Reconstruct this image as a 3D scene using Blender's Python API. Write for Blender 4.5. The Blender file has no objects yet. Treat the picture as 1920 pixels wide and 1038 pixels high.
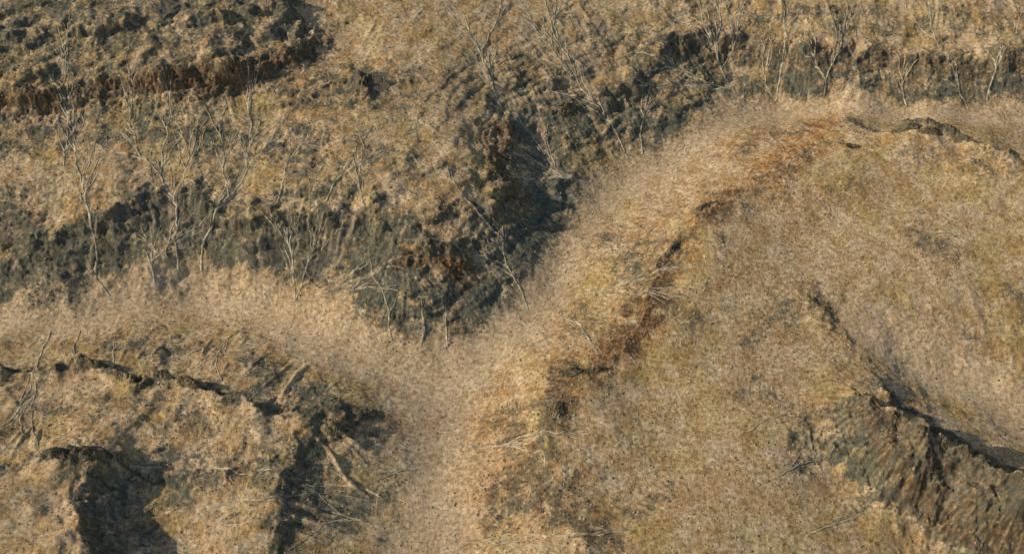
import bpy, math, random
import numpy as np
random.seed(4); rng=np.random.default_rng(4)
C=bpy.context.scene.collection
f32=np.float32
# ------------------------------------------------------------ camera model
CAM=np.array([0.,-133.8,148.6]); PIT=math.radians(48); TH=math.tan(math.radians(25))
FW=np.array([0,math.cos(PIT),-math.sin(PIT)]); UP=np.array([0,math.sin(PIT),math.cos(PIT)])
def ray(px,py):
    sx=(px-960)/960*TH; sy=(519-py)/960*TH
    return FW+sx*np.array([1,0,0])+sy*UP
def at(px,py,h=0.):
    d=ray(px,py); t=(CAM[2]-h)/(-d[2]); p=CAM+d*t
    return p[0],p[1]
# ------------------------------------------------------------ noise
def perm(seed):
    r=np.random.default_rng(seed); p=r.permutation(256).astype(np.int32); a=r.random(256)*2*np.pi
    return p,np.cos(a).astype(f32),np.sin(a).astype(f32)
_pc={}
def gn(x,y,seed=0):
    if seed not in _pc:_pc[seed]=perm(seed)
    p,gx,gy=_pc[seed]
    xf=np.floor(x);yf=np.floor(y);xi=xf.astype(np.int32);yi=yf.astype(np.int32)
    fx=(x-xf).astype(f32);fy=(y-yf).astype(f32)
    u=fx*fx*fx*(fx*(fx*6-15)+10);v=fy*fy*fy*(fy*(fy*6-15)+10)
    def g(ix,iy,dx,dy):
        h=p[(p[ix&255]+iy)&255]; return gx[h]*dx+gy[h]*dy
    a=g(xi,yi,fx,fy);b=g(xi+1,yi,fx-1,fy);c=g(xi,yi+1,fx,fy-1);d=g(xi+1,yi+1,fx-1,fy-1)
    return ((a+(b-a)*u)*(1-v)+(c+(d-c)*u)*v)*1.4
def fbm(x,y,s,o,seed,rough=.5):
    r=0;amp=1;f=1./s;tot=0
    for k in range(o):
        r=r+amp*gn(x*f+k*17.3,y*f-k*9.1,seed+k);tot+=amp;amp*=rough;f*=2.03
    return r/tot
def ridged(x,y,s,o,seed,rough=.5):
    r=0;amp=1;f=1./s;tot=0
    for k in range(o):
        r=r+amp*(1-2*np.abs(gn(x*f+k*17.3,y*f-k*9.1,seed+k)));tot+=amp;amp*=rough;f*=2.03
    return r/tot
def ss(a,b,x):
    t=np.clip((x-a)/(b-a),0,1);return t*t*(3-2*t)
# ------------------------------------------------------------ grid
X0,X1,Y0,Y1,SP=-142.,142.,-72.,122.,.2
cx=np.arange(X0,X1+.01,SP);cy=np.arange(Y0,Y1+.01,SP)
grow=np.cumsum(.3*1.13**np.arange(62))
xs=np.concatenate([X0-grow[::-1],cx,X1+grow]);ys=np.concatenate([Y0-grow[::-1],cy,Y1+grow])
NX,NY=len(xs),len(ys)
GX,GY=np.meshgrid(xs,ys);GX=GX.astype(f32);GY=GY.astype(f32)
def bil(F,ax,ay,x,y):
    u=np.clip((x-ax[0])/(ax[1]-ax[0]),0,len(ax)-1.001);v=np.clip((y-ay[0])/(ay[1]-ay[0]),0,len(ay)-1.001)
    i=u.astype(np.int32);j=v.astype(np.int32);fu=(u-i).astype(f32);fv=(v-j).astype(f32)
    return (F[j,i]*(1-fu)+F[j,i+1]*fu)*(1-fv)+(F[j+1,i]*(1-fu)+F[j+1,i+1]*fu)*fv
# ------------------------------------------------------------ control heights: V valley, H highland, P plain, M mid ridge, R rocky ridge, L low hills, B butte
CP=dict(
V=[(-100,610,0),(0,600,0),(100,590,0),(200,572,0),(350,530,.5),(420,540,.3),(500,570,0),(580,600,0),(650,660,0),(730,690,-.5),(800,705,-1),(900,660,-.5),(1000,600,0),(1040,520,0),(1060,470,0),(1130,370,0),(1190,330,0),(1270,290,.5),(1400,215,1),(1480,190,1.2),(1550,195,1.5),(1700,212,2),(1820,212,2),(1920,215,2),(2100,215,2),
 (820,800,-1.5),(830,900,-2),(810,1000,-2.3),(800,1150,-3)],
H=[(0,-60,30),(300,-60,30),(600,-60,28),(0,0,29),(300,0,28),(0,130,24),(150,110,24),(300,110,24),(450,80,24),(500,30,25),(0,250,16.5),(150,235,17),(300,220,17.5),(450,200,17.5),(550,150,19),(620,90,20),(80,340,13.5),(220,350,13),(400,300,14),(350,340,12.5),(500,360,12),(620,360,12),(700,390,10.5),(650,250,16.5),(780,300,14),(900,290,12),(720,150,19),(650,20,24),(800,60,21),(850,150,17),(850,220,14.5),(850,380,9.5),(820,450,7.8),(930,340,8.2),
 (1000,270,5.4),(1040,330,3.4),(1000,400,3.4),(950,490,2.6),(900,560,1.5),(860,620,.7),(1100,260,4.4),(940,200,11),(1060,200,8.),(1000,90,16),(1000,-20,20),(1190,150,8.),(1150,215,5),(1250,215,3.8),(1250,70,12.5),(1200,-20,18),(1330,140,5.5),(1350,50,12.5),(1450,60,12),(1600,75,11),(1500,135,6.8),(1600,150,6),(1800,90,11.),(1900,105,10.5),(1750,155,6),(1880,165,5.5),(1600,-20,18),(1920,-20,18),(2100,100,12),
 (0,500,4.8),(100,520,4),(200,485,4.8),(330,465,5.5),(330,500,2.8),(450,480,4.8),(560,480,4.8),(560,530,2.2),(720,510,5),(700,590,2.2),(640,600,1.2),(0,560,1.6),(780,560,4),(830,540,3.5),(780,630,1.2),(90,430,8.2),(-100,430,9),(330,390,9.2),(560,410,8.7)],
P=[(1250,850,2.5),(1300,950,2.5),(1200,720,3.5),(1400,560,4),(1300,650,3.8),(1550,400,5),(1700,380,5.5),(1750,320,6),(1900,350,6.5),(1850,450,5),(1600,500,4),(1300,1100,2),(1400,800,3),(1150,950,2.2),(1500,950,1.2),(1650,1010,0),(1500,700,3.),(1400,400,5),(2050,400,6.5),(1750,560,3),(1900,600,1.8),(1650,610,2.2),(1730,665,-.2),(1700,692,-1.),(1765,728,-2.2),(1840,758,-2.8),(1925,805,-3.4),(1850,695,-1.4),(1930,740,-2.4),(2050,850,-3.5),(1400,1000,1.8)],
M=[(1100,1010,3),(1010,870,3),(1035,780,3.8),(1060,705,4.2),(1120,700,4),(1200,600,4.5),(1255,480,4.8),(1340,385,5.5),(1450,300,6),(1600,270,6.5),(1720,245,7.2),(1880,290,7.6),(930,830,-.2),(940,950,0),(960,730,.7),(1020,650,1.2),(1130,560,1.8),(1110,480,1.4),(1200,410,2.2),(1300,330,3),(1450,250,3),(1600,232,4),(1800,232,4)],
R=[(1560,600,2.8),(1640,745,4.2),(1720,808,5.4),(1800,852,5.8),(1920,925,6.2),(2050,995,6.2),(1600,800,3.2),(1680,865,4.4),(1780,920,4.4),(1880,970,4.6),(1540,815,2.0),(1630,900,.6),(1730,978,0),(1860,1055,-.8),(1960,1115,-1.2)],
L=[(-80,700,4),(0,700,4),(170,690,4),(250,715,4),(360,722,4),(430,745,4),(560,772,4.0),(0,640,2),(200,640,2),(350,640,2),(450,650,2),(600,700,1.7),(520,700,2.6),(100,780,3.8),(300,800,3.8),(450,850,3.6),(560,790,3.8),(500,920,3.),(600,900,1.1),(640,820,2.6),(720,800,.6),(700,900,-.3),(700,1000,-.8),(440,980,2.8),(400,920,2.9),(540,1010,1.5),(480,1040,2.3),(600,1040,.2),(300,870,2.8)],
B=[(-80,890,6.5),(0,885,6.8),(100,860,6.8),(180,860,6.6),(80,950,6.8),(140,1000,6.8),(0,1000,7.3),(60,1100,7.3),(240,900,2.6),(270,1000,1.7),(320,1060,1)])
pts=[];hs=[];cl=[]
names=list(CP.keys())
for k in names:
    for (a,b,h) in CP[k]:
        if k=='H' and h>4: h=4+(h-4)*.66
        pts.append(at(a,b,h));hs.append(h);cl.append(names.index(k))
pts=np.array(pts);hs=np.array(hs,float);cl=np.array(cl)
n=len(pts)
def tps(r2): return .5*r2*np.log(r2+1e-9)
S=50.
D2=((pts[:,None]-pts[None])**2).sum(-1)/S**2
A=np.zeros((n+3,n+3));A[:n,:n]=tps(D2)+np.eye(n)*.0012
A[:n,n]=1;A[:n,n+1:]=pts/S;A[n,:n]=1;A[n+1:,:n]=pts.T/S
w=np.linalg.solve(A,np.concatenate([hs,[0,0,0]]))
bx=np.arange(X0-8,X1+9,1.);by=np.arange(Y0-8,Y1+9,1.)
BX,BY=np.meshgrid(bx,by);BF=w[n]+w[n+1]*BX/S+w[n+2]*BY/S
cd=[np.full(BX.shape,1e9) for _ in names]
for i in range(n):
    r2=((BX-pts[i,0])**2+(BY-pts[i,1])**2)
    BF+=w[i]*tps(r2/S**2); cd[cl[i]]=np.minimum(cd[cl[i]],r2)
BF=np.clip(BF,-5,24).astype(f32)
def drapeB(px,py,up=0.):
    d=ray(px,py);t=np.arange(110,340,.25);q=CAM[None]+d[None]*t[:,None]
    hh=bil(BF,bx,by,q[:,0],q[:,1])+up;k=np.argmax(q[:,2]<hh);return float(q[k,0]),float(q[k,1])
# ------------------------------------------------------------ polyline distance
def pdist(P,x,y):
    P=np.array(P);best=np.full(x.shape,1e9,f32);sg=np.zeros(x.shape,f32);arc=np.zeros(x.shape,f32)
    L=0;ns=len(P)-1
    for i in range(ns):
        a=P[i];b=P[i+1];d=b-a;l=math.hypot(*d)+1e-6;d=d/l
        rx=x-f32(a[0]);ry=y-f32(a[1]);t=rx*f32(d[0])+ry*f32(d[1])
        tc=np.clip(t,0,l);dx=rx-tc*f32(d[0]);dy=ry-tc*f32(d[1]);q=dx*dx+dy*dy
        m=q<best
        best[m]=q[m];sg[m]=np.sign(rx*f32(d[1])-ry*f32(d[0]))[m]
        ta=tc if 0<i<ns-1 else (np.minimum(t,l) if i==0 and ns>1 else (np.maximum(t,0) if ns>1 else t))
        arc[m]=(L+ta)[m];L+=l
    return np.sqrt(best),sg,arc,L    # sg>0 right-hand side
wx=GX+fbm(GX,GY,12,3,10)*2.2+fbm(GX,GY,3.2,4,20,.6)*1.9
wy=GY+fbm(GX,GY,12,3,30)*2.2+fbm(GX,GY,3.2,4,40,.6)*1.9
def crop(P,mar):
    P=np.array(P);i0,i1=np.searchsorted(xs,[P[:,0].min()-mar,P[:,0].max()+mar]);j0,j1=np.searchsorted(ys,[P[:,1].min()-mar,P[:,1].max()+mar])
    return slice(j0,j1),slice(i0,i1)
H=bil(BF,bx,by,wx*.6+GX*.4,wy*.6+GY*.4).astype(f32)
face=np.zeros_like(H)
SC=[ # points, low side (+ right), drop, face width, back length, evenness, trough depth
([(-80,195),(0,187),(100,177),(200,157),(340,152),(450,137),(540,97),(575,72),(545,35),(500,-40)],1,2.6,3.8,22,0,0),
([(-80,420),(0,425),(90,450),(190,425),(250,385),(330,375),(440,412),(560,402),(680,407),(745,432),(765,450)],1,1.6,3.4,12,0,0),
([(735,495),(780,468),(830,465),(872,485),(905,440),(925,375),(985,362)],1,1.8,2.2,9,0,0),
([(985,372),(932,350),(928,300),(950,245),(990,215)],1,1.4,2.4,8,0,0),
([(1045,205),(1080,200)],1,1.6,1.5,5,0,0),
([(1095,200),(1190,165),(1235,110),(1260,78),(1400,68),(1500,95),(1600,90),(1700,112),(1800,108),(1920,125),(2060,125)],1,1.3,3.2,16,0,0),
([(480,200),(560,195),(620,150),(680,150),(650,110)],1,1.2,1.5,8,0,0),
([(-80,60),(100,75),(250,50),(420,50),(520,10)],1,1.4,2,10,0,0),
([(-80,695),(0,692),(80,700),(140,672),(180,678),(215,700),(260,712),(300,697),(345,705),(385,728),(430,742),(500,765),(560,765),(640,760)],-1,2.3,1.1,9,.3,0),
([(-80,880),(0,878),(60,852),(100,845),(185,850),(160,900),(158,960),(180,1060),(190,1150)],-1,2.4,2.2,14,.3,0),
([(650,765),(600,768),(572,850),(528,920),(520,1060),(520,1150)],-1,.8,3.2,12,0,0),
([(625,830),(650,790),(700,790)],1,1.2,1.2,5,0,0),
([(1640,735),(1670,765),(1720,803),(1800,842),(1860,878),(1920,920),(2080,1005)],-1,7.6,1.3,8,.7,2.2),
([(1590,790),(1625,835),(1680,890),(1800,962),(1920,1028),(2050,1095)],1,2.2,3.4,6,0,0),
([(1120,1080),(1070,970),(1005,890),(1030,800),(1050,720)],-1,.9,1.6,8,0,0),
([(1050,700),(1090,690),(1140,690),(1200,600),(1240,480),(1300,410),(1360,380)],-1,1.0,1.3,8,0,0),
([(1440,300),(1560,266),(1630,282)],-1,1.2,1.,7,.5,0),
([(1630,240),(1700,232),(1740,240),(1800,250),(1880,287),(1990,292)],-1,3.6,1.0,9,.9,1.3),
]
for P,side,D,wd,Lb,ev,tr in SC:
    W=[drapeB(a,b,D*.4) for a,b in P];sl=crop(W,Lb*2.0+12)
    d,sg,arc,L=pdist(W,wx[sl],wy[sl]);sd=d*sg*side
    prof=(1-ss(-wd*.35,wd*.65,sd))*np.exp(-np.maximum(-sd,0)/Lb*1.6)
    end=ss(-4,7,arc)*ss(-4,7,L-arc)
    var=.75+(.9*gn(GX[sl]/9,GY[sl]/9,77)+.45*gn(GX[sl]/3,GY[sl]/3,78))*(1-.6*ev)
    H[sl]+=D*prof*end*var - min(D,3.6)*.28*end*np.exp(-(sd/Lb)**2*3)
    if tr: H[sl]-=tr*end*ss(-.3,wd*1.5,sd)*np.exp(-(np.maximum(sd-5,0)/6.)**2)
    face[sl]=np.maximum(face[sl],end*np.exp(-((sd-wd*.3)/(wd*1.2))**2)*min(1,D/3))
# ------------------------------------------------------------ dark ground: rock, scree and scrub in the grass, with some shade painted in
dark=np.zeros_like(H);rust=np.zeros_like(H)
DB=[ # pts,halfwidth px,strength,rust
([(-60,205),(0,200),(100,190),(200,172),(340,168),(450,152),(540,115),(578,85)],26,1.,.7),  # brown cliff rock, its dim grazing light painted in as extra darkness
([(-60,110),(100,110),(250,90),(430,80)],45,.68,.2),
([(0,30),(200,20),(380,10),(520,5),(550,50)],40,.78,.2),
([(-60,450),(0,455),(100,480),(200,450),(260,405),(330,405),(440,445),(560,440),(700,445),(745,460)],46,1.,.25),
([(-60,540),(60,540),(120,560)],50,.95,.05),([(180,505),(330,460),(480,500)],42,.82,.0),
([(560,490),(700,510),(850,560),(870,600)],54,.86,.15),([(700,560),(780,610)],36,.76,.1),
([(770,490),(830,490),(870,510)],26,1,.9),
([(945,250),(940,330),(965,365)],24,1,.8),
([(1010,280),(1040,350),(1010,420),(960,490),(900,570)],64,1.,.0),([(1060,380),(1020,480)],36,.88,0),
([(1000,220),(1060,230),(1130,240),(1220,240),(1300,205)],38,.88,.05),
([(1080,200),(1180,180),(1230,120),(1260,90)],40,.9,.3),
([(1260,90),(1400,85),(1500,118),(1640,115),(1720,125),(1930,135)],30,.9,.5),
([(1320,150),(1500,162),(1700,175),(1930,178)],28,.78,.05),
([(560,185),(640,150),(690,170)],36,.7,.4),([(820,400),(900,400)],34,.65,.4),
([(-30,250),(60,250),(300,250),(550,270)],52,.64,.1),([(280,360),(400,380)],40,.64,.0),([(600,300),(850,320)],46,.38,.2),([(-20,360),(30,400)],30,.6,0),([(560,350),(700,370)],26,.5,.1),
([(700,150),(900,190)],50,.40,.1),([(950,120),(1050,160)],56,.5,.1),([(1100,60),(1200,90)],46,.4,0),([(1300,20),(1500,30),(1900,50)],36,.42,.2),
([(-60,700),(80,705),(170,685),(250,712),(360,722),(430,745),(560,770),(640,785)],10,.85,.25),
([(490,675),(500,740)],22,.85,.1),([(570,730),(620,745)],24,.85,.0),([(200,640),(330,660)],26,.65,.1),([(30,790),(200,760),(400,790)],30,.5,.2),
([(600,775),(580,850),(555,930),(550,1060)],34,.7,.4),([(650,790),(720,800),(800,800)],28,.78,.35),  # first strip: gully shade painted into the colour along with brown rock
([(350,900),(480,880),(640,960)],50,.55,.15),([(560,960),(730,930)],54,.62,.0),([(300,850),(340,930)],34,.55,.1),
([(90,860),(195,865),(175,960),(200,1050)],22,.8,.25),([(0,880),(60,860)],14,.7,.2),([(240,940),(260,1040)],50,.52,0),  # last patch: the butte's cast shadow painted into the ground colour
([(1110,1010),(1050,940),(1010,880)],46,.86,.6),([(1045,790),(1050,740),(1060,700)],28,.95,.8),([(950,780),(960,850),(930,930)],40,.68,.7),([(1000,950),(900,1000)],34,.56,.6),
([(1110,700),(1200,610),(1250,500),(1330,395)],26,.7,1.),([(1180,660),(1200,610)],28,.55,1.),([(1330,395),(1450,320),(1560,275)],24,.62,1.),([(1100,440),(1180,470),(1200,540)],42,.6,.4),([(1080,600),(1130,640)],40,.54,.5),([(1380,400),(1480,330)],30,.4,.6),
([(1380,280),(1440,250),(1560,240)],20,.5,.8),
([(1600,232),(1640,240),(1700,242),(1800,256),(1880,288),(1960,292)],10,.98,.2),
([(1540,580),(1600,640),(1630,680)],28,.56,.5),([(1640,715),(1720,772),(1800,812),(1920,888)],12,.9,.2),
([(1600,785),(1670,850),(1780,915),(1940,1000)],38,.95,.4),([(1590,765),(1630,830),(1700,915),(1850,1015),(1950,1075)],28,1.,.55),([(1680,800),(1780,855),(1920,935)],26,.8,.35),
([(1720,440),(1790,480)],40,.62,.2),([(1890,540),(1930,600)],26,.7,.4),([(1500,790),(1480,880)],36,.55,.2),([(1540,840),(1620,900)],32,.62,.2),([(1300,600),(1250,560)],34,.58,.4),([(1380,740),(1430,720)],34,.52,.2),([(1250,920),(1180,960)],36,.58,.3),([(1740,600),(1830,650)],20,.5,.2),([(1500,560),(1400,640)],36,.44,.15),([(1600,350),(1500,420)],40,.38,.3),([(1350,470),(1380,520)],34,.44,.3),([(1850,310),(1700,300)],30,.38,.3),([(1550,1000),(1700,900)],30,.45,.1),
# rust stained soil
([(1110,680),(1190,630),(1220,570)],36,.12,1.64),([(1220,570),(1250,500),(1330,395),(1400,345)],30,.1,1.52),([(1400,345),(1480,300),(1540,240)],32,.1,1.46),([(1600,740),(1700,830),(1880,920)],30,.1,1.25),([(960,800),(1010,850),(1000,930)],30,.1,1.3),([(1020,940),(1100,1010)],30,.1,1.35),
]
wx2=GX+fbm(GX,GY,9,5,110,.64)*4.8;wy2=GY+fbm(GX,GY,9,5,120,.64)*4.8
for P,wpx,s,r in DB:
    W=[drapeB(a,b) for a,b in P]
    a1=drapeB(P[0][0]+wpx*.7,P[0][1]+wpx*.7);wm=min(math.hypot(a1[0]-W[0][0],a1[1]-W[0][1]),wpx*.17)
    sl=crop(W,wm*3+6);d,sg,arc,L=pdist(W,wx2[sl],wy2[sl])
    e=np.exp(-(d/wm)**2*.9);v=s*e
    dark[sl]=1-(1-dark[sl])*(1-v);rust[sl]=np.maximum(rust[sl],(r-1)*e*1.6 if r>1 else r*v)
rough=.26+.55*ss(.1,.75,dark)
dV=np.sqrt(cd[0]);dH=np.sqrt(cd[1]);dP=np.sqrt(cd[2]);dM=np.sqrt(cd[3]);dR=np.sqrt(cd[4]);dL=np.sqrt(cd[5]);dB=np.sqrt(cd[6])
def soft(d): return np.exp(-(d/6.)**2)+1e-6/(1+d)
tot=sum(soft(d) for d in (dV,dH,dP,dM,dR,dL,dB))
hl=(1.0*soft(dH)+.5*soft(dM)+1.0*soft(dR)+.75*soft(dL)+.7*soft(dB)+.02*soft(dV)+.14*soft(dP))/tot
hill=np.clip(bil(hl.astype(f32),bx,by,wx,wy),0,1)
Rm=bil((soft(dR)/tot).astype(f32),bx,by,wx,wy);Lm=bil((soft(dL)/tot).astype(f32),bx,by,wx,wy)
VP=[([(-100,610),(0,605),(200,575),(350,535),(500,575),(650,665),(800,705),(900,665),(1000,600),(1060,470)],4.2),([(1060,470),(1130,370),(1270,290),(1400,220),(1550,203),(1700,217),(2100,220)],2.6),([(790,700),(820,800),(830,900),(800,1150)],6.),([(1640,620),(1730,675),(1850,735),(1930,785),(2050,850)],4.2)]
vm=np.zeros_like(H);vwx=GX*.15+wx2*.85;vwy=GY*.15+wy2*.85
for P,wv in VP:
    W=[drapeB(a,b) for a,b in P];sl=crop(W,18);d,sg,arc,L=pdist(W,vwx[sl],vwy[sl]);vm[sl]=np.maximum(vm[sl],1-ss(wv*.5,wv*1.9,d))
hill*=1-.9*vm
# benches, from broad to narrow
for stp,bl,sc,sd_ in ((2.0,.36,18,55),(.8,.5,12,57),(.45,.5,9,58)):
    q=H/stp+fbm(GX,GY,sc,3,sd_)*1.4;fr=q-np.floor(q)
    H+=(ss(.5,.95,fr)-fr)*stp*bl*ss(.35,.8,hill)*ss(.3,2.5,H+hill)*(.35+.7*rough)
H+=ridged(wx,wy,13,6,60,.48)*1.35*hill*ss(-.5,3,H)*rough
H+=fbm(GX,GY,1.9,4,70,.6)*.24*(hill*rough+.05)+fbm(GX,GY,26,4,71)*1.0
rk=ridged(wx,wy,2.4,4,90,.6)
H+=rk*(.75*np.clip(face,0,1)+.65*Rm*ss(.3,.8,dark))
del q,fr
# ------------------------------------------------------------ rain erosion on the core
g0=62
Hc=H[g0:g0+len(cy),g0:g0+len(cx)][::2,::2].copy();h0=Hc.copy()
ex=cx[::2];ey=cy[::2];ny,nx=Hc.shape
acc=np.zeros(ny*nx,np.float64)
hf=Hc.astype(np.float64).ravel()
def blur(F,r=1):
    for _ in range(r):
        F=(np.roll(F,1,0)+np.roll(F,-1,0)+2*F)/4;F=(np.roll(F,1,1)+np.roll(F,-1,1)+2*F)/4
    return F
for rd in range(26):
    N=9000
    px=rng.random(N)*(nx-4)+1;py=rng.random(N)*(ny-4)+1;vx=np.zeros(N);vy=np.zeros(N);sed=np.zeros(N)
    Hs=blur(hf.reshape(ny,nx),1)
    gyy,gxx=np.gradient(Hs);gxx=gxx.ravel();gyy=gyy.ravel()
    for s in range(60):
        i=px.astype(int);j=py.astype(int);k=j*nx+i
        gx_=gxx[k];gy_=gyy[k];vx=.6*vx-gx_;vy=.6*vy-gy_
        l=np.hypot(vx,vy)+1e-6
        nxp=np.clip(px+vx/l,1,nx-3);nyp=np.clip(py+vy/l,1,ny-3)
        slope=np.hypot(gx_,gy_)
        cap=np.minimum(slope,1.2)*.05*(1 if s<55 else 0)
        dlt=np.where(sed>cap,(sed-cap)*.25,-(cap-sed)*.22)
        sed-=dlt;sed=np.maximum(sed,0)
        np.add.at(hf,k,dlt*.8)
        acc+=np.bincount(k,weights=np.minimum(s/10.,1)*(slope>.05),minlength=nx*ny)
        px,py=nxp,nyp
dl=(hf.reshape(ny,nx)-h0)
dl=np.clip(blur(dl,2),-.9,.7)
ac=blur(acc.reshape(ny,nx),1);ac=np.log1p(ac)
fade=np.minimum(np.minimum(ss(0,8,ex-X0)[None,:],ss(0,8,X1-ex)[None,:]),np.minimum(ss(0,8,ey-Y0)[:,None],ss(0,8,Y1-ey)[:,None]))
dl=(dl*fade).astype(f32);ac=(ac*fade).astype(f32)
inside=(GX>=X0)&(GX<=X1)&(GY>=Y0)&(GY<=Y1)
H+=np.where(inside,bil(dl,ex,ey,GX,GY),0)*(.15+.8*ss(.1,.4,hill))
acf=np.where(inside,bil(ac,ex,ey,GX,GY),0)
out=np.maximum(np.maximum(X0-GX,GX-X1),np.maximum(Y0-GY,GY-Y1))
H+=np.where(out>0,fbm(GX,GY,90,3,200)*8*ss(0,120,out),0)
# ------------------------------------------------------------ fine wash lines running down every slope
sub=H[g0:g0+len(cy),g0:g0+len(cx)]
Hw=blur(blur(sub[::2,::2],30)*.75+bil(BF,bx,by,*np.meshgrid(ex,ey))*.25,4)
wy_,wx_=np.gradient(Hw,.4);m_=np.hypot(wx_,wy_)+1e-5
ux=(wx_/m_).astype(f32);uy=(wy_/m_).astype(f32)
nz=rng.standard_normal((len(cy),len(cx))).astype(f32);nz=(nz+np.roll(nz,1,0)+np.roll(nz,1,1)+np.roll(nz,(1,1),(0,1)))/2
nz2=blur(rng.standard_normal((len(cy),len(cx))).astype(f32),5);nz2/=nz2.std()
CXX,CYY=np.meshgrid(cx,cy);CXX=CXX.astype(f32);CYY=CYY.astype(f32)
lic=nz.copy();lic2=nz2.copy()
for sgn in (1,-1):
    x=CXX.copy();y=CYY.copy()
    for k in range(16):
        vx=bil(ux,ex,ey,x,y);vy=bil(uy,ex,ey,x,y);x+=sgn*vx*.34;y+=sgn*vy*.34
        if k<8: lic+=bil(nz,cx,cy,x,y)
        lic2+=bil(nz2,cx,cy,x,y)
lic/=lic.std();lic2/=lic2.std();steep=ss(.08,.4,bil(m_.astype(f32),ex,ey,CXX,CYY))
streak=np.zeros_like(H);streak[g0:g0+len(cy),g0:g0+len(cx)]=lic*steep
broad=np.zeros_like(H);broad[g0:g0+len(cy),g0:g0+len(cx)]=np.maximum(lic2-.7,0)*ss(.04,.22,bil(m_.astype(f32),ex,ey,CXX,CYY))
del CXX,CYY,x,y
pm=(1-vm)**2*(.2+.95*ss(-.25,.35,fbm(GX,GY,11,4,150,.6)))
streak*=pm*(.1+.9*ss(.05,.5,hill))*(1+.7*Rm);broad*=pm*(1+2.2*Lm)
H+=streak*(.030*(.1+hill)*(.6+.6*rough))+broad*.14*(.2+.8*hill)
H=H.astype(f32)
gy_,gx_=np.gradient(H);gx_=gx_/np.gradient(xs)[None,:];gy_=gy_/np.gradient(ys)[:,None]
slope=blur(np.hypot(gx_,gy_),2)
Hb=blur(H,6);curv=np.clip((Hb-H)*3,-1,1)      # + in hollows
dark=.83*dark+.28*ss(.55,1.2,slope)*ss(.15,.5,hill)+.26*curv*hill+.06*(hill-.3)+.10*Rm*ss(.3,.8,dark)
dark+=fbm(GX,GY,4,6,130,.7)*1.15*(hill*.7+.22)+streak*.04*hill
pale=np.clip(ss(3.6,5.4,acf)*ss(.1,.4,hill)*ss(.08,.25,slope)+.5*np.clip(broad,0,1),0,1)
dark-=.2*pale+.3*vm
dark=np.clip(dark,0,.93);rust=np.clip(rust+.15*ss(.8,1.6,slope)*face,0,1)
H+=fbm(GX,GY,.9,3,140,.6)*(.05+.11*np.clip(dark,0,1)).astype(f32)
H=H.astype(f32)
print('slope pct',np.percentile(slope,[50,80,95,99]),'dark',np.percentile(dark,[30,50,80]))
Hcore=H[g0:g0+len(cy),g0:g0+len(cx)]
def hz(x,y): return bil(Hcore,cx,cy,np.atleast_1d(np.asarray(x,float)),np.atleast_1d(np.asarray(y,float)))
def drape(px,py):
    d=ray(px,py);t=np.arange(110,340,.2);q=CAM[None]+d[None]*t[:,None]
    hh=hz(q[:,0],q[:,1]);k=np.argmax(q[:,2]<hh);return q[k,0],q[k,1],float(hh[k])
# ------------------------------------------------------------ materials
def newmat(name):
    m=bpy.data.materials.new(name);m.use_nodes=True;nt=m.node_tree
    b=nt.nodes['Principled BSDF'];b.inputs['Roughness'].default_value=.95
    b.inputs['Specular IOR Level'].default_value=.1
    return m,nt,b
def noise(nt,vec,scale,detail=6,rough=.6):
    n=nt.nodes.new('ShaderNodeTexNoise');n.inputs['Scale'].default_value=scale;n.inputs['Detail'].default_value=detail;n.inputs['Roughness'].default_value=rough
    nt.links.new(vec,n.inputs['Vector']);return n.outputs['Fac']
def ramp(nt,fac,stops):
    r=nt.nodes.new('ShaderNodeValToRGB');e=r.color_ramp.elements
    e[0].position,e[0].color=stops[0][0],(*stops[0][1],1);e[1].position,e[1].color=stops[-1][0],(*stops[-1][1],1)
    for p,c in stops[1:-1]:
        k=e.new(p);k.color=(*c,1)
    nt.links.new(fac,r.inputs['Fac']);return r.outputs['Color']
def mix(nt,f,a,b,mode='MIX'):
    m=nt.nodes.new('ShaderNodeMix');m.data_type='RGBA';m.blend_type=mode
    for s,v in ((m.inputs[0],f),(m.inputs[6],a),(m.inputs[7],b)):
        if isinstance(v,bpy.types.NodeSocket): nt.links.new(v,s)
        elif isinstance(v,tuple): s.default_value=(*v,1)
        else: s.default_value=v
    return m.outputs[2]
def mth(nt,op,a,b=None,c=None,clamp=False):
    m=nt.nodes.new('ShaderNodeMath');m.operation=op;m.use_clamp=clamp
    for i,v in enumerate((a,b,c)):
        if v is None: continue
        if isinstance(v,bpy.types.NodeSocket): nt.links.new(v,m.inputs[i])
        else: m.inputs[i].default_value=v
    return m.outputs[0]
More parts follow.
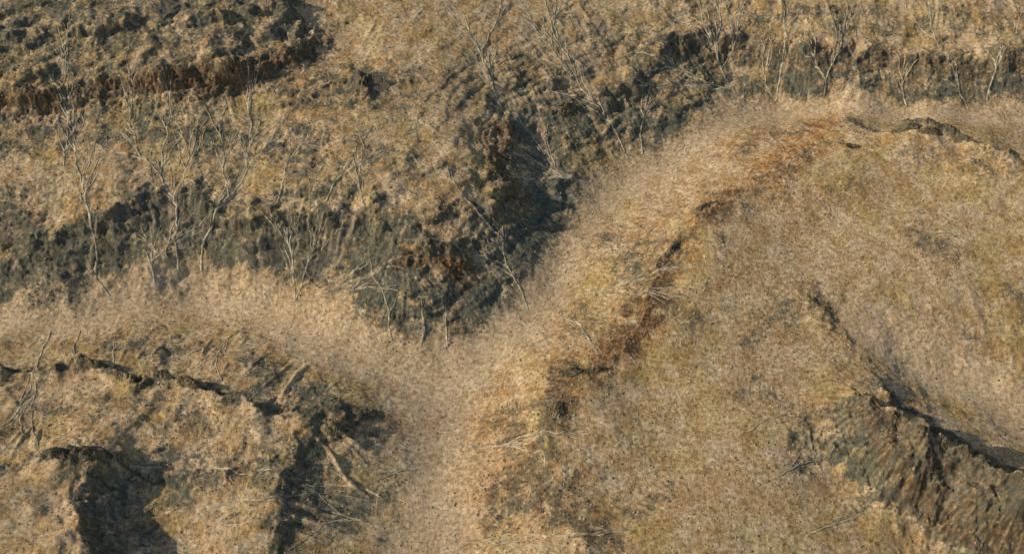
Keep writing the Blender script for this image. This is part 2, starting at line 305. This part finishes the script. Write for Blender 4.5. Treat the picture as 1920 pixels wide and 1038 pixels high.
def ground_mat(name,attr=True,base_dark=0.,base_rust=0.):
    m,nt,b=newmat(name);N=nt.nodes;Lk=nt.links
    geo=N.new('ShaderNodeNewGeometry');pos=geo.outputs['Position']
    mp=N.new('ShaderNodeMapping');mp.inputs['Scale'].default_value=(1,1,.2);Lk.new(pos,mp.inputs['Vector']);stv=mp.outputs['Vector']
    if attr:
        a=N.new('ShaderNodeAttribute');a.attribute_name='mask';sp=N.new('ShaderNodeSeparateColor');Lk.new(a.outputs['Color'],sp.inputs[0])
        R,G,B=sp.outputs
        a2=N.new('ShaderNodeAttribute');a2.attribute_name='floor';VM=a2.outputs['Fac']
        a3=N.new('ShaderNodeAttribute');a3.attribute_name='wash';WS=a3.outputs['Fac']
    else:
        v=[N.new('ShaderNodeValue') for _ in range(5)]
        for q,val in zip(v,(base_dark,base_rust,0,0,0)): q.outputs[0].default_value=val
        R,G,B,VM,WS=[q.outputs[0] for q in v]
    n1=noise(nt,pos,1.5,10,.88);n2=noise(nt,pos,.10,6,.62);n3=noise(nt,stv,1.5,9,.8);n4=noise(nt,pos,.45,10,.8);n5=noise(nt,stv,2.2,6,.7);n6=noise(nt,pos,2.4,8,.85);n7=noise(nt,pos,.26,9,.72)
    n1w=mth(nt,'MULTIPLY_ADD',WS,.012,n1);n3w=mth(nt,'MULTIPLY_ADD',WS,.022,n3);n5w=mth(nt,'MULTIPLY_ADD',WS,.03,n5)
    tan=ramp(nt,n1w,[(.375,(.10,.066,.034)),(.44,(.27,.188,.100)),(.50,(.43,.309,.173)),(.56,(.58,.433,.260)),(.62,(.80,.64,.42))])
    brn=mix(nt,1.,tan,(.77,.66,.49),'MULTIPLY')
    tan=mix(nt,mth(nt,'MULTIPLY',ramp(nt,n7,[(.42,(0,0,0)),(.58,(1,1,1))]),mth(nt,'MULTIPLY_ADD',VM,-.55,.95)),tan,brn)
    olv=mix(nt,1.,tan,(.90,.91,.73),'MULTIPLY')
    tan=mix(nt,mth(nt,'MULTIPLY',ramp(nt,n2,[(.46,(0,0,0)),(.62,(1,1,1))]),mth(nt,'SUBTRACT',1.,VM)),tan,olv)
    spk=ramp(nt,n6,[(.375,(.20,.18,.14)),(.43,(1,1,1))])
    tan=mix(nt,.92,tan,spk,'MULTIPLY')
    tan=mix(nt,mth(nt,'MULTIPLY',VM,.10),tan,(.58,.425,.25))
    orf=mth(nt,'MULTIPLY',G,mth(nt,'MULTIPLY_ADD',mth(nt,'SUBTRACT',n4,.5),8.,.66,True))
    tan=mix(nt,mth(nt,'MULTIPLY',orf,1.2,None,True),tan,mix(nt,1.,tan,(.98,.61,.29),'MULTIPLY'))
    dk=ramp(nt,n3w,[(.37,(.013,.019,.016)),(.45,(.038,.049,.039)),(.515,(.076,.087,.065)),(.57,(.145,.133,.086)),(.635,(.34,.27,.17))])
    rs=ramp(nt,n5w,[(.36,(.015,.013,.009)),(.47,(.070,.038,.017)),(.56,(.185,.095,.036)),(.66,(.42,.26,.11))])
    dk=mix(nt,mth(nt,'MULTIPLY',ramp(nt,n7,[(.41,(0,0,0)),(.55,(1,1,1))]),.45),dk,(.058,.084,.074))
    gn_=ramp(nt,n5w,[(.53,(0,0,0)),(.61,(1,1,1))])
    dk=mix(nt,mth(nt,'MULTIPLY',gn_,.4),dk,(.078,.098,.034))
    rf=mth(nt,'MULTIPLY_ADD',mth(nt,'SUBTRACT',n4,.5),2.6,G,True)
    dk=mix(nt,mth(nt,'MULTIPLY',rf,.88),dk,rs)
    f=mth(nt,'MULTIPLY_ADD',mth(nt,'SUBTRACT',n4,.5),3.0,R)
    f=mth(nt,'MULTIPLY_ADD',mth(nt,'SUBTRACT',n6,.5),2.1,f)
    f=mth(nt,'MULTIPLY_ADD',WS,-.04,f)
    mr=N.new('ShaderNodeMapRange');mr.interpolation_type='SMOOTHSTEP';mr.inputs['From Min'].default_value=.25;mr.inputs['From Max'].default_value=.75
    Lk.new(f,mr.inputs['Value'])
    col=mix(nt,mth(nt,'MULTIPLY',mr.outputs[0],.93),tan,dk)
    col=mix(nt,mth(nt,'MULTIPLY',B,.4),col,(.38,.29,.18))
    Lk.new(col,b.inputs['Base Color'])
    bp=N.new('ShaderNodeBump');bp.inputs['Strength'].default_value=.9;bp.inputs['Distance'].default_value=.22
    Lk.new(mth(nt,'ADD',mth(nt,'MULTIPLY',n1,.35),mth(nt,'MULTIPLY',n6,.7)),bp.inputs['Height']);Lk.new(bp.outputs[0],b.inputs['Normal'])
    return m
MG=ground_mat('dry_grass_and_rock')
MR=ground_mat('crag_rock',False,.78,.35)
# ------------------------------------------------------------ terrain meshes by landform
qx=wx2[:-1,:-1];qy=wy2[:-1,:-1]
best=None;lab=None
for i,c in enumerate(cd):
    v=bil(c.astype(f32),bx,by,qx,qy)
    if best is None: best=v;lab=np.zeros(v.shape,np.int8)
    else:
        m_=v<best;best=np.where(m_,v,best);lab[m_]=i
idx=np.arange(NX*NY,dtype=np.int32).reshape(NY,NX)
quads=np.stack([idx[:-1,:-1],idx[:-1,1:],idx[1:,1:],idx[1:,:-1]],-1).reshape(-1,4);lab=lab.ravel()
V=np.stack([GX,GY,H],-1).reshape(-1,3).astype(f32)
MK=np.stack([dark,rust,pale,np.ones_like(dark)],-1).reshape(-1,4).astype(f32);VMf=vm.ravel().astype(f32);WSf=streak.ravel().astype(f32)
info={'V':('valley_floor','smooth pale sandy valley floor winding between the dark slopes','valley'),
'H':('highland','terraced highland of dark cliffs and dry tan benches across the top and left','hills'),
'P':('grass_plain','broad gently rolling plain of dry straw coloured grass on the right','plain'),
'M':('low_ridge','low rusty rock-crested ridge between the pale valley and the right plain','ridge'),
'R':('rocky_ridge','steep dark rocky ridge with rust streaked face in the lower right','ridge'),
'L':('hills','low broken hills with dark crest and rill-lined slopes in the lower left','hills'),
'B':('butte','flat-topped butte casting a dark shadow in the bottom left corner','butte')}
def mkmesh(name,v,faces,mat,attr=None,smooth=True,fl=None,ws=None):
    me=bpy.data.meshes.new(name);nf,k=faces.shape
    me.vertices.add(len(v));me.vertices.foreach_set('co',v.astype(f32).ravel())
    me.loops.add(nf*k);me.loops.foreach_set('vertex_index',faces.astype(np.int32).ravel())
    me.polygons.add(nf);me.polygons.foreach_set('loop_start',np.arange(0,nf*k,k,dtype=np.int32))
    try: me.polygons.foreach_set('loop_total',np.full(nf,k,np.int32))
    except Exception: pass
    me.update(calc_edges=True)
    if attr is not None:
        a=me.attributes.new('mask','FLOAT_COLOR','POINT');a.data.foreach_set('color',attr.ravel())
        a=me.attributes.new('floor','FLOAT','POINT');a.data.foreach_set('value',fl)
        a=me.attributes.new('wash','FLOAT','POINT');a.data.foreach_set('value',ws)
    me.polygons.foreach_set('use_smooth',np.full(nf,smooth))
    me.materials.append(mat);o=bpy.data.objects.new(name,me);C.objects.link(o);return o
for i,k in enumerate(names):
    q=quads[lab==i]
    u,inv=np.unique(q,return_inverse=True)
    nm,lb,ca=info[k]
    o=mkmesh(nm,V[u],inv.reshape(-1,4),MG,MK[u],fl=VMf[u],ws=WSf[u])
    o['kind']='structure';o['label']=lb;o['category']=ca
# ------------------------------------------------------------ rill networks
MRl,nt,b=newmat('pale_silt');geo=nt.nodes.new('ShaderNodeNewGeometry')
nn=noise(nt,geo.outputs['Position'],.8,7,.8)
nt.links.new(ramp(nt,nn,[(.40,(.15,.12,.075)),(.5,(.34,.27,.165)),(.60,(.52,.42,.27))]),b.inputs['Base Color'])
RL=[
("long pale rill dropping to the valley edge at far left with forked head",[[(205,555),(185,520),(178,450),(165,380),(150,330),(140,270),(128,200),(120,100)],[(150,330),(118,310),(125,250),(135,200)],[(165,380),(160,350),(175,310)]]),
("tall branching rill running down from the left cliff to the valley bulge",[[(335,510),(332,450),(328,370),(300,330),(262,290),(245,220),(240,180)],[(300,330),(312,270),(318,200)],[(328,370),(345,330),(360,250)],[(335,510),(310,480),(325,430)]]),
("pale rill beside the tall branching one, bending right at its top",[[(378,510),(380,460),(400,420),(430,370),(460,320),(475,250),(460,180)],[(430,370),(415,310),(410,230)],[(460,320),(500,270),(520,230)]]),
("short rill pair reaching the valley right of the leftmost bulge",[[(290,530),(285,490),(270,470)],[(285,490),(300,460)]]),
("forked rill fan meeting the valley below the middle dark slope",[[(553,565),(552,530),(548,470),(552,400)],[(553,565),(570,520),(590,470),(575,410)],[(553,565),(610,545),(670,520),(740,495)],[(610,545),(640,555),(690,530)]]),
("left of the three short rills under the dark knob",[[(735,640),(725,600),(740,560)]]),
("middle of the three short rills under the dark knob",[[(790,650),(795,610),(785,560)]]),
("right of the three short rills under the dark knob",[[(840,650),(832,610),(835,570)]]),
("long rill down the gully side to the pale valley bend",[[(990,580),(975,540),(950,500),(945,450),(900,410),(870,370),(830,320),(780,310)],[(950,500),(920,480),(890,490)]]),
("rill fan spreading left from the valley above the bend",[[(1105,345),(1050,325),(1010,305),(975,290)],[(1105,345),(1060,335),(1010,335)],[(1050,325),(1020,290),(1000,260)]]),
("long rill falling from the upper plateau to the valley beside a shorter one",[[(1175,295),(1160,260),(1140,225),(1100,180),(1080,130),(1040,70),(1020,0)],[(1100,180),(1060,130),(1000,40)]]),
("shorter rill just right of the long one from the upper plateau",[[(1205,290),(1200,250),(1215,200)]]),
("straight pale rill high on the bare middle slope",[[(950,215),(925,170),(905,110),(915,60),(950,10)],[(905,110),(880,60),(870,20)]]),
("tree shaped rill at the top right of centre, spreading upward",[[(1365,165),(1350,130),(1340,90),(1320,50),(1310,0)],[(1350,130),(1380,80),(1385,30),(1400,0)],[(1340,90),(1355,50),(1350,0)],[(1365,165),(1320,150),(1270,130),(1230,115)],[(1365,165),(1310,165),(1260,160)]]),
("rill dropping straight to the valley at the upper right bend",[[(1455,190),(1462,140),(1470,90),(1475,20),(1465,-10)],[(1455,190),(1430,150),(1440,110)]]),
("forked rill right of the upper valley bend",[[(1545,185),(1548,150),(1530,110),(1525,60)],[(1548,150),(1565,110),(1585,60),(1590,20)]]),
("short rill on the dark slope between the fork and the far right rills",[[(1700,200),(1690,160),(1700,120)]]),
("long rill leaning left on the far right dark slope",[[(1815,205),(1800,170),(1790,120),(1760,80),(1740,20)]]),
("rill leaning right on the far right dark slope",[[(1850,190),(1860,140),(1880,90),(1910,60)]]),
("faint rill crossing the lower left crest near the frame edge",[[(95,620),(75,680),(65,740),(60,790),(75,840)],[(65,740),(38,780),(38,830)]]),
("short rill hanging from the pale valley edge at lower left",[[(150,620),(140,660)]]),
("level rill under the left end of the lower left crest",[[(0,800),(60,755),(120,745)]]),
("curved rill beside the dark crest notch in the lower left",[[(455,615),(420,640),(402,670),(415,715)],[(420,640),(370,655),(310,675)]]),
("small hooked rill above the lower left crest knob",[[(210,690),(215,650),(230,640)]]),
("topmost sideways rill east of the lower left cliff",[[(780,880),(720,880),(660,870),(610,880)]]),
("middle sideways rill east of the lower left cliff, with a fork",[[(715,930),(660,905),(600,905),(555,915)],[(660,905),(640,890)]]),
("lowest sideways rill east of the lower left cliff",[[(720,990),(660,975),(600,980),(550,970)]]),
("long sideways rill from the butte shadow to the dark gully",[[(310,960),(380,960),(430,935),(510,935)],[(380,960),(420,985),(500,970)]]),
("upper sideways rill on the bench above the butte shadow",[[(380,870),(450,885),(510,885)]]),
("long level rill reaching the pale plain under the low ridge",[[(1085,550),(1140,545),(1200,525),(1260,500)],[(1140,545),(1190,550),(1240,545)]]),
("short faint rill above the long level one on the low ridge",[[(1080,490),(1130,470),(1160,455)]]),
("hooked rill on the valley side of the low ridge",[[(1055,595),(1090,605),(1105,640),(1125,665)],[(1105,640),(1085,650)]]),
("rill joining the lower valley from the low ridge end",[[(880,838),(950,835),(985,815),(1040,815),(1120,810)],[(950,835),(1000,825)]]),
("braided rill along the bottom edge beside the lower valley",[[(830,1035),(900,1015),(960,1020),(1040,1020)],[(900,1015),(940,1005),(1010,1000),(1100,1005),(1180,985)]]),
("topmost faint rill on the plain left of the rocky ridge",[[(1385,815),(1430,795),(1480,775)]]),
("middle faint rill on the plain left of the rocky ridge",[[(1465,890),(1510,865),(1560,840)],[(1465,890),(1480,880),(1500,850)]]),
("lowest and longest faint rill left of the rocky ridge foot",[[(1520,1000),(1580,980),(1650,950)]]),
("left rill of three on the centre left terraces",[[(520,380),(530,330),(545,290)]]),
("middle rill of three on the centre left terraces",[[(610,380),(640,330),(700,300)]]),
("right rill of three on the centre left terraces",[[(680,380),(670,330),(660,300)]]),
]
def resamp(W,step=.35):
    seg=np.hypot(*np.diff(W,axis=0).T);L=np.concatenate([[0],np.cumsum(seg)]);k=max(6,int(L[-1]/step));t=np.linspace(0,L[-1],k)
    return np.interp(t,L,W[:,0]),np.interp(t,L,W[:,1]),t
def ribbon(paths,seed,thick,dens):
    r=random.Random(seed)
    vv=[];ff=[];base=0;lines=[]
    for pi,P in enumerate(paths):
        W=np.array([drape(a,b)[:2] for a,b in P])
        if pi>0:   # begin exactly on the finished parent line
            best=min(((np.hypot(l[0]-W[0,0],l[1]-W[0,1]).min(),li) for li,l in enumerate(lines)))
            l=lines[best[1]];k=int(np.argmin(np.hypot(l[0]-W[0,0],l[1]-W[0,1])));W[0]=(l[0][k],l[1][k])
        x,y,t=resamp(W)
        for _ in range(8):
            x[1:-1]=(x[:-2]+2*x[1:-1]+x[2:])/4;y[1:-1]=(y[:-2]+2*y[1:-1]+y[2:])/4
        x=x+fbm(t+pi*31+W[0,0],t*0+3,6,4,300,.55)*1.0*ss(0,4,t);y=y+fbm(t+pi*57+W[0,1],t*0+9,6,4,310,.55)*1.0*ss(0,4,t)
        lines.append((x,y,t,1. if pi==0 else .8))
    for gen in range(2):
        for li in range(len(lines)):      # small side rills
            x,y,t,wm=lines[li];L=t[-1]
            if len(t)<9: continue
            for q in range(int(L*dens/(2.8 if gen==0 else 4.2))):
                k=r.randrange(int(len(t)*.15),len(t)-2)
                dx=x[k+1]-x[k-1];dy=y[k+1]-y[k-1];a=math.atan2(dy,dx)+r.choice([-1,1])*r.uniform(.12,.42);l=r.uniform(3,11)*(1 if gen==0 else .6)
                m=int(l/.35)+2;tt=np.arange(m)*.35;an=a+r.uniform(-.05,.05)*tt
                xx=x[k]+np.concatenate([[0],np.cumsum(np.cos(an[1:]))*.35]);yy=y[k]+np.concatenate([[0],np.cumsum(np.sin(an[1:]))*.35])
                xx=xx+fbm(tt+q*13,tt*0+li,3,3,330)*.6*ss(0,2,tt)
                lines.append((xx,yy,tt,.6 if gen==0 else .44))
    for (x,y,t,wm) in lines:
        nn_=len(x)
        dx=np.gradient(x);dy=np.gradient(y);l=np.hypot(dx,dy)+1e-6;nx_=-dy/l;ny_=dx/l
        wd=.195*thick*wm*(1-.6*t/max(t[-1],1))*(1+.6*fbm(t+x,t*0+1,1.5,2,320))
        brk=.05*fbm(t*.8+x[0],t*0+5,2.2,3,340)            # dips under the soil here and there
        rows=[]
        for o,e in ((-1,-.12),(-.5,.07),(.5,.07),(1,-.12)):
            X_=x+nx_*wd*o*1.25;Y_=y+ny_*wd*o*1.25;rows.append(np.stack([X_,Y_,hz(X_,Y_)+e*(.5+.5*wm)+brk],1))
        zc=hz(x,y)
        for k in (1,2): rows[k][:,2]=np.maximum(rows[k][:,2],zc+.05+.03*wm+brk)
        vv.append(np.stack(rows,1).reshape(-1,3))
        i=np.arange(nn_-1)*4+base
        for c in range(3): ff.append(np.stack([i+c,i+c+1,i+c+5,i+c+4],1))
        base+=nn_*4
    return np.concatenate(vv),np.concatenate(ff)
for si,(lb,paths) in enumerate(RL):
    low=paths[0][0][1]>590;faint='faint' in lb
    v,f_=ribbon(paths,si,.75 if faint or 'gully side' in lb else (1. if low else 1.15),.2 if faint else (.6 if low else 1.));o=mkmesh('dry_rill',v,f_,MRl)
    o['label']=lb;o['category']='rill';o['group']='pale dry rills on the slopes'
# ------------------------------------------------------------ crags on the crests
def crag(px,py,sx,sy,sz,rot,seed,label):
    x,y,z=drape(px,py);n1=56
    u,v=np.meshgrid(np.linspace(-1.25,1.25,n1),np.linspace(-1.25,1.25,n1))
    r=np.hypot(u,v)*(1+.55*fbm(u*1.6+seed*3.1,v*1.6,1.,4,400+seed,.6))
    pk=np.clip(1-r,0,1)**.7
    jag=.45+.75*ridged(u*1.3+seed,v*1.3,.8,4,430+seed,.6)
    st=np.round(pk*jag*5+.3*fbm(u,v,.3,3,440+seed))/5
    hh=sz*(.6*pk*jag+.4*st*pk**.2)-.25*(r>1)-.12
    c,s=math.cos(rot),math.sin(rot);X=u*sx;Y=v*sy
    XX=x+X*c-Y*s+fbm(u,v,.4,2,450+seed)*.15;YY=y+X*s+Y*c;Z=hz(XX,YY)+hh
    i=np.arange(n1*n1).reshape(n1,n1);F=np.stack([i[:-1,:-1],i[:-1,1:],i[1:,1:],i[1:,:-1]],-1)
    keep=(r[:-1,:-1]<1.12);F=F[keep]
    P=np.stack([XX,YY,Z],-1).reshape(-1,3);uq,inv=np.unique(F,return_inverse=True)
    P=P[uq]-np.array([x,y,z])
    o=mkmesh('rock_outcrop',P,inv.reshape(-1,4),MR,smooth=False)
    o.location=(x,y,z);o['label']=label;o['category']='rock outcrop';o['group']='dark rock outcrops'
def crest(px,y0,y1):     # highest point of the ridge line under one column of the photo
    best=None
    for py in range(y0,y1,4):
        p=drape(px,py)
        if best is None or p[2]>best[0]: best=(p[2],py)
    return best[1]
CR=[(1665,crest(1665,680,790),2.0,.9,1.5,-.7,'jagged dark tooth at the upper end of the rocky ridge crest'),
(1712,crest(1712,700,820),2.2,.9,1.4,-.8,'broad dark crag second along the rocky ridge crest'),
(1765,crest(1765,720,850),1.7,.8,1.3,-.8,'small pointed crag halfway down the rocky ridge crest'),
(1808,crest(1808,740,880),2.0,.9,1.5,-.8,'tall dark crag beside the widest part of the ridge shadow'),
(1860,crest(1860,770,900),1.9,.8,1.3,-.8,'lowest dark crag of the rocky ridge crest near the right edge'),
(1700,240,3.0,.9,1.2,-.1,'dark hump on the thin crest below the upper right valley'),
(1745,246,2.6,.8,1.0,-.2,'flat dark rock right of the hump on the upper right crest'),
(1810,260,2.6,.8,1.1,-.3,'dark rock where the upper right crest bends downhill'),
(1590,274,2.8,.8,.9,-.2,'lone dark rock at the top end of the low rusty ridge'),
(1075,697,2.8,1.0,1.2,.1,'dark ledge rock at the elbow of the low rusty ridge'),
(1115,692,2.2,.8,.9,.1,'slim dark slab right of the ledge at the ridge elbow'),
(1042,770,2.0,1.5,1.2,1.2,'brown block of rock on the low ridge just under its elbow'),
(1322,387,3.0,.9,.8,.5,'brown rock on the middle of the low rusty ridge'),
(1260,467,3.0,.9,.8,1.0,'grey brown slab on the low ridge above the level rill'),
(105,850,2.4,1.3,1.7,.1,'dark crag on the left part of the butte rim'),
(160,852,2.8,1.3,1.9,0,'dark crag on the right part of the butte rim'),
(172,682,2.6,1.0,1.8,-.3,'dark tooth rising from the left of the lower left crest'),
(300,704,2.3,.9,1.4,-.2,'dark knob in the middle of the lower left crest'),
(352,714,2.6,.9,1.6,-.4,'dark wedge rock right of the knob on the lower left crest'),
(640,802,2.6,2.,1.5,.2,'rounded rock beside the dark gully under the crest end'),
(1062,209,2.4,1.6,2.0,.3,'brown rock stack above the shaded upper gully'),
(955,354,2.8,1.6,1.3,.1,'dark brown rock at the foot of the upper gully wall'),
(565,90,2.6,1.6,1.6,.7,'dark rock on the nose of the upper left cliff'),
(820,468,4.2,1.8,1.4,.0,'wide dark knob standing out of the middle slope'),
]
for i,c in enumerate(CR): crag(*c[:6],i,c[6])
# ------------------------------------------------------------ scrub, grass and stones
dk_c=dark[g0:g0+len(cy),g0:g0+len(cx)];vm_c=vm[g0:g0+len(cy),g0:g0+len(cx)]
def scatter(name,N,accept,size,mat,label,cat,tuft):
    x=rng.uniform(X0+2,X1-2,N*4);y=rng.uniform(Y0+2,Y1-2,N*4);d=bil(dk_c,cx,cy,x,y);vv=bil(vm_c,cx,cy,x,y)
    cl_=fbm(x,y,7,4,500,.6)
    k=rng.random(N*4)<accept(d,cl_)*(1-.5*vv);x=x[k][:N];y=y[k][:N];n_=len(x);z=hz(x,y)
    s=size*(.4+rng.random(n_)**3*1.6)
    T=np.array([[0,0,.8],[1,0,.1],[.3,.95,.2],[-.8,.6,.05],[-.8,-.6,.2],[.3,-.95,.1]]) if tuft else np.array([[0,0,.6],[1,0,0],[.3,.8,.1],[-.8,.6,0],[-.8,-.6,.1],[.3,-.8,0]])
    F=np.array([[0,1,2],[0,2,3],[0,3,4],[0,4,5],[0,5,1]])
    v=T[None]*s[:,None,None];v=v*(1+.9*(rng.random(v.shape)-.5));a=rng.random(n_)*6.28;c,s_=np.cos(a)[:,None],np.sin(a)[:,None]
    vx=v[:,:,0]*c-v[:,:,1]*s_;vy=v[:,:,0]*s_+v[:,:,1]*c
    v=np.stack([vx+x[:,None],vy+y[:,None],v[:,:,2]+(z-.03)[:,None]],-1).reshape(-1,3)
    f=(F[None]+(np.arange(n_)*6)[:,None,None]).reshape(-1,3)
    o=mkmesh(name,v,f,mat,smooth=False);o['kind']='stuff';o['label']=label;o['category']=cat
def smat(name,stops,sc=.8):
    m,nt,b=newmat(name);geo=nt.nodes.new('ShaderNodeNewGeometry')
    nt.links.new(ramp(nt,noise(nt,geo.outputs['Position'],sc,6,.7),stops),b.inputs['Base Color']);return m
MS=smat('scrub_leaf',[(.38,(.045,.045,.024)),(.5,(.10,.088,.05)),(.62,(.19,.15,.08))])
MP=smat('stone',[(.38,(.06,.05,.03)),(.5,(.14,.11,.07)),(.62,(.24,.19,.12))])
MT=smat('straw',[(.38,(.15,.105,.057)),(.5,(.31,.225,.125)),(.62,(.43,.32,.19))],1.6)
scatter('scrub',60000,lambda d,c:.035+.5*ss(.1,.5,d)*(1-.5*ss(.7,1,d))+.3*ss(.05,.4,c),.12,MS,'tiny dark scrub tufts dotted over the dry grass and slopes','scrub',True)
scatter('gravel',30000,lambda d,c:.03+.8*ss(.2,.7,d),.11,MP,'loose dull brown stones scattered over the broken slopes','gravel',False)
scatter('grass',110000,lambda d,c:1-.75*ss(.4,.8,d),.12,MT,'short dry straw coloured grass tufts over plain and benches','grass',True)
# ------------------------------------------------------------ light and camera
EL=math.radians(29);dirv=np.array([1,0.04,0]);dirv/=np.linalg.norm(dirv)
from mathutils import Vector
sv=Vector((-dirv[0]*math.cos(EL),-dirv[1]*math.cos(EL),math.sin(EL)))
ld=bpy.data.lights.new('sun','SUN');ld.energy=4.9;ld.angle=math.radians(.6);ld.color=(1,.91,.76)
lo=bpy.data.objects.new('sun',ld);C.objects.link(lo);lo.rotation_euler=sv.to_track_quat('Z','Y').to_euler()
wd=bpy.data.worlds.new('World');bpy.context.scene.world=wd;wd.use_nodes=True;nt=wd.node_tree
sk=nt.nodes.new('ShaderNodeTexSky');sk.sky_type='NISHITA';sk.sun_disc=False;sk.sun_elevation=EL;sk.sun_rotation=math.atan2(sv.x,sv.y)
nt.links.new(sk.outputs[0],nt.nodes['Background'].inputs[0]);nt.nodes['Background'].inputs[1].default_value=.145
cd_=bpy.data.cameras.new('camera');co=bpy.data.objects.new('camera',cd_);C.objects.link(co)
co.location=CAM;co.rotation_euler=(math.pi/2-PIT,0,0);cd_.sensor_width=36;cd_.lens=18/TH;cd_.clip_end=6000;cd_.clip_start=1
bpy.context.scene.camera=co
bpy.context.scene.view_settings.view_transform='Standard'
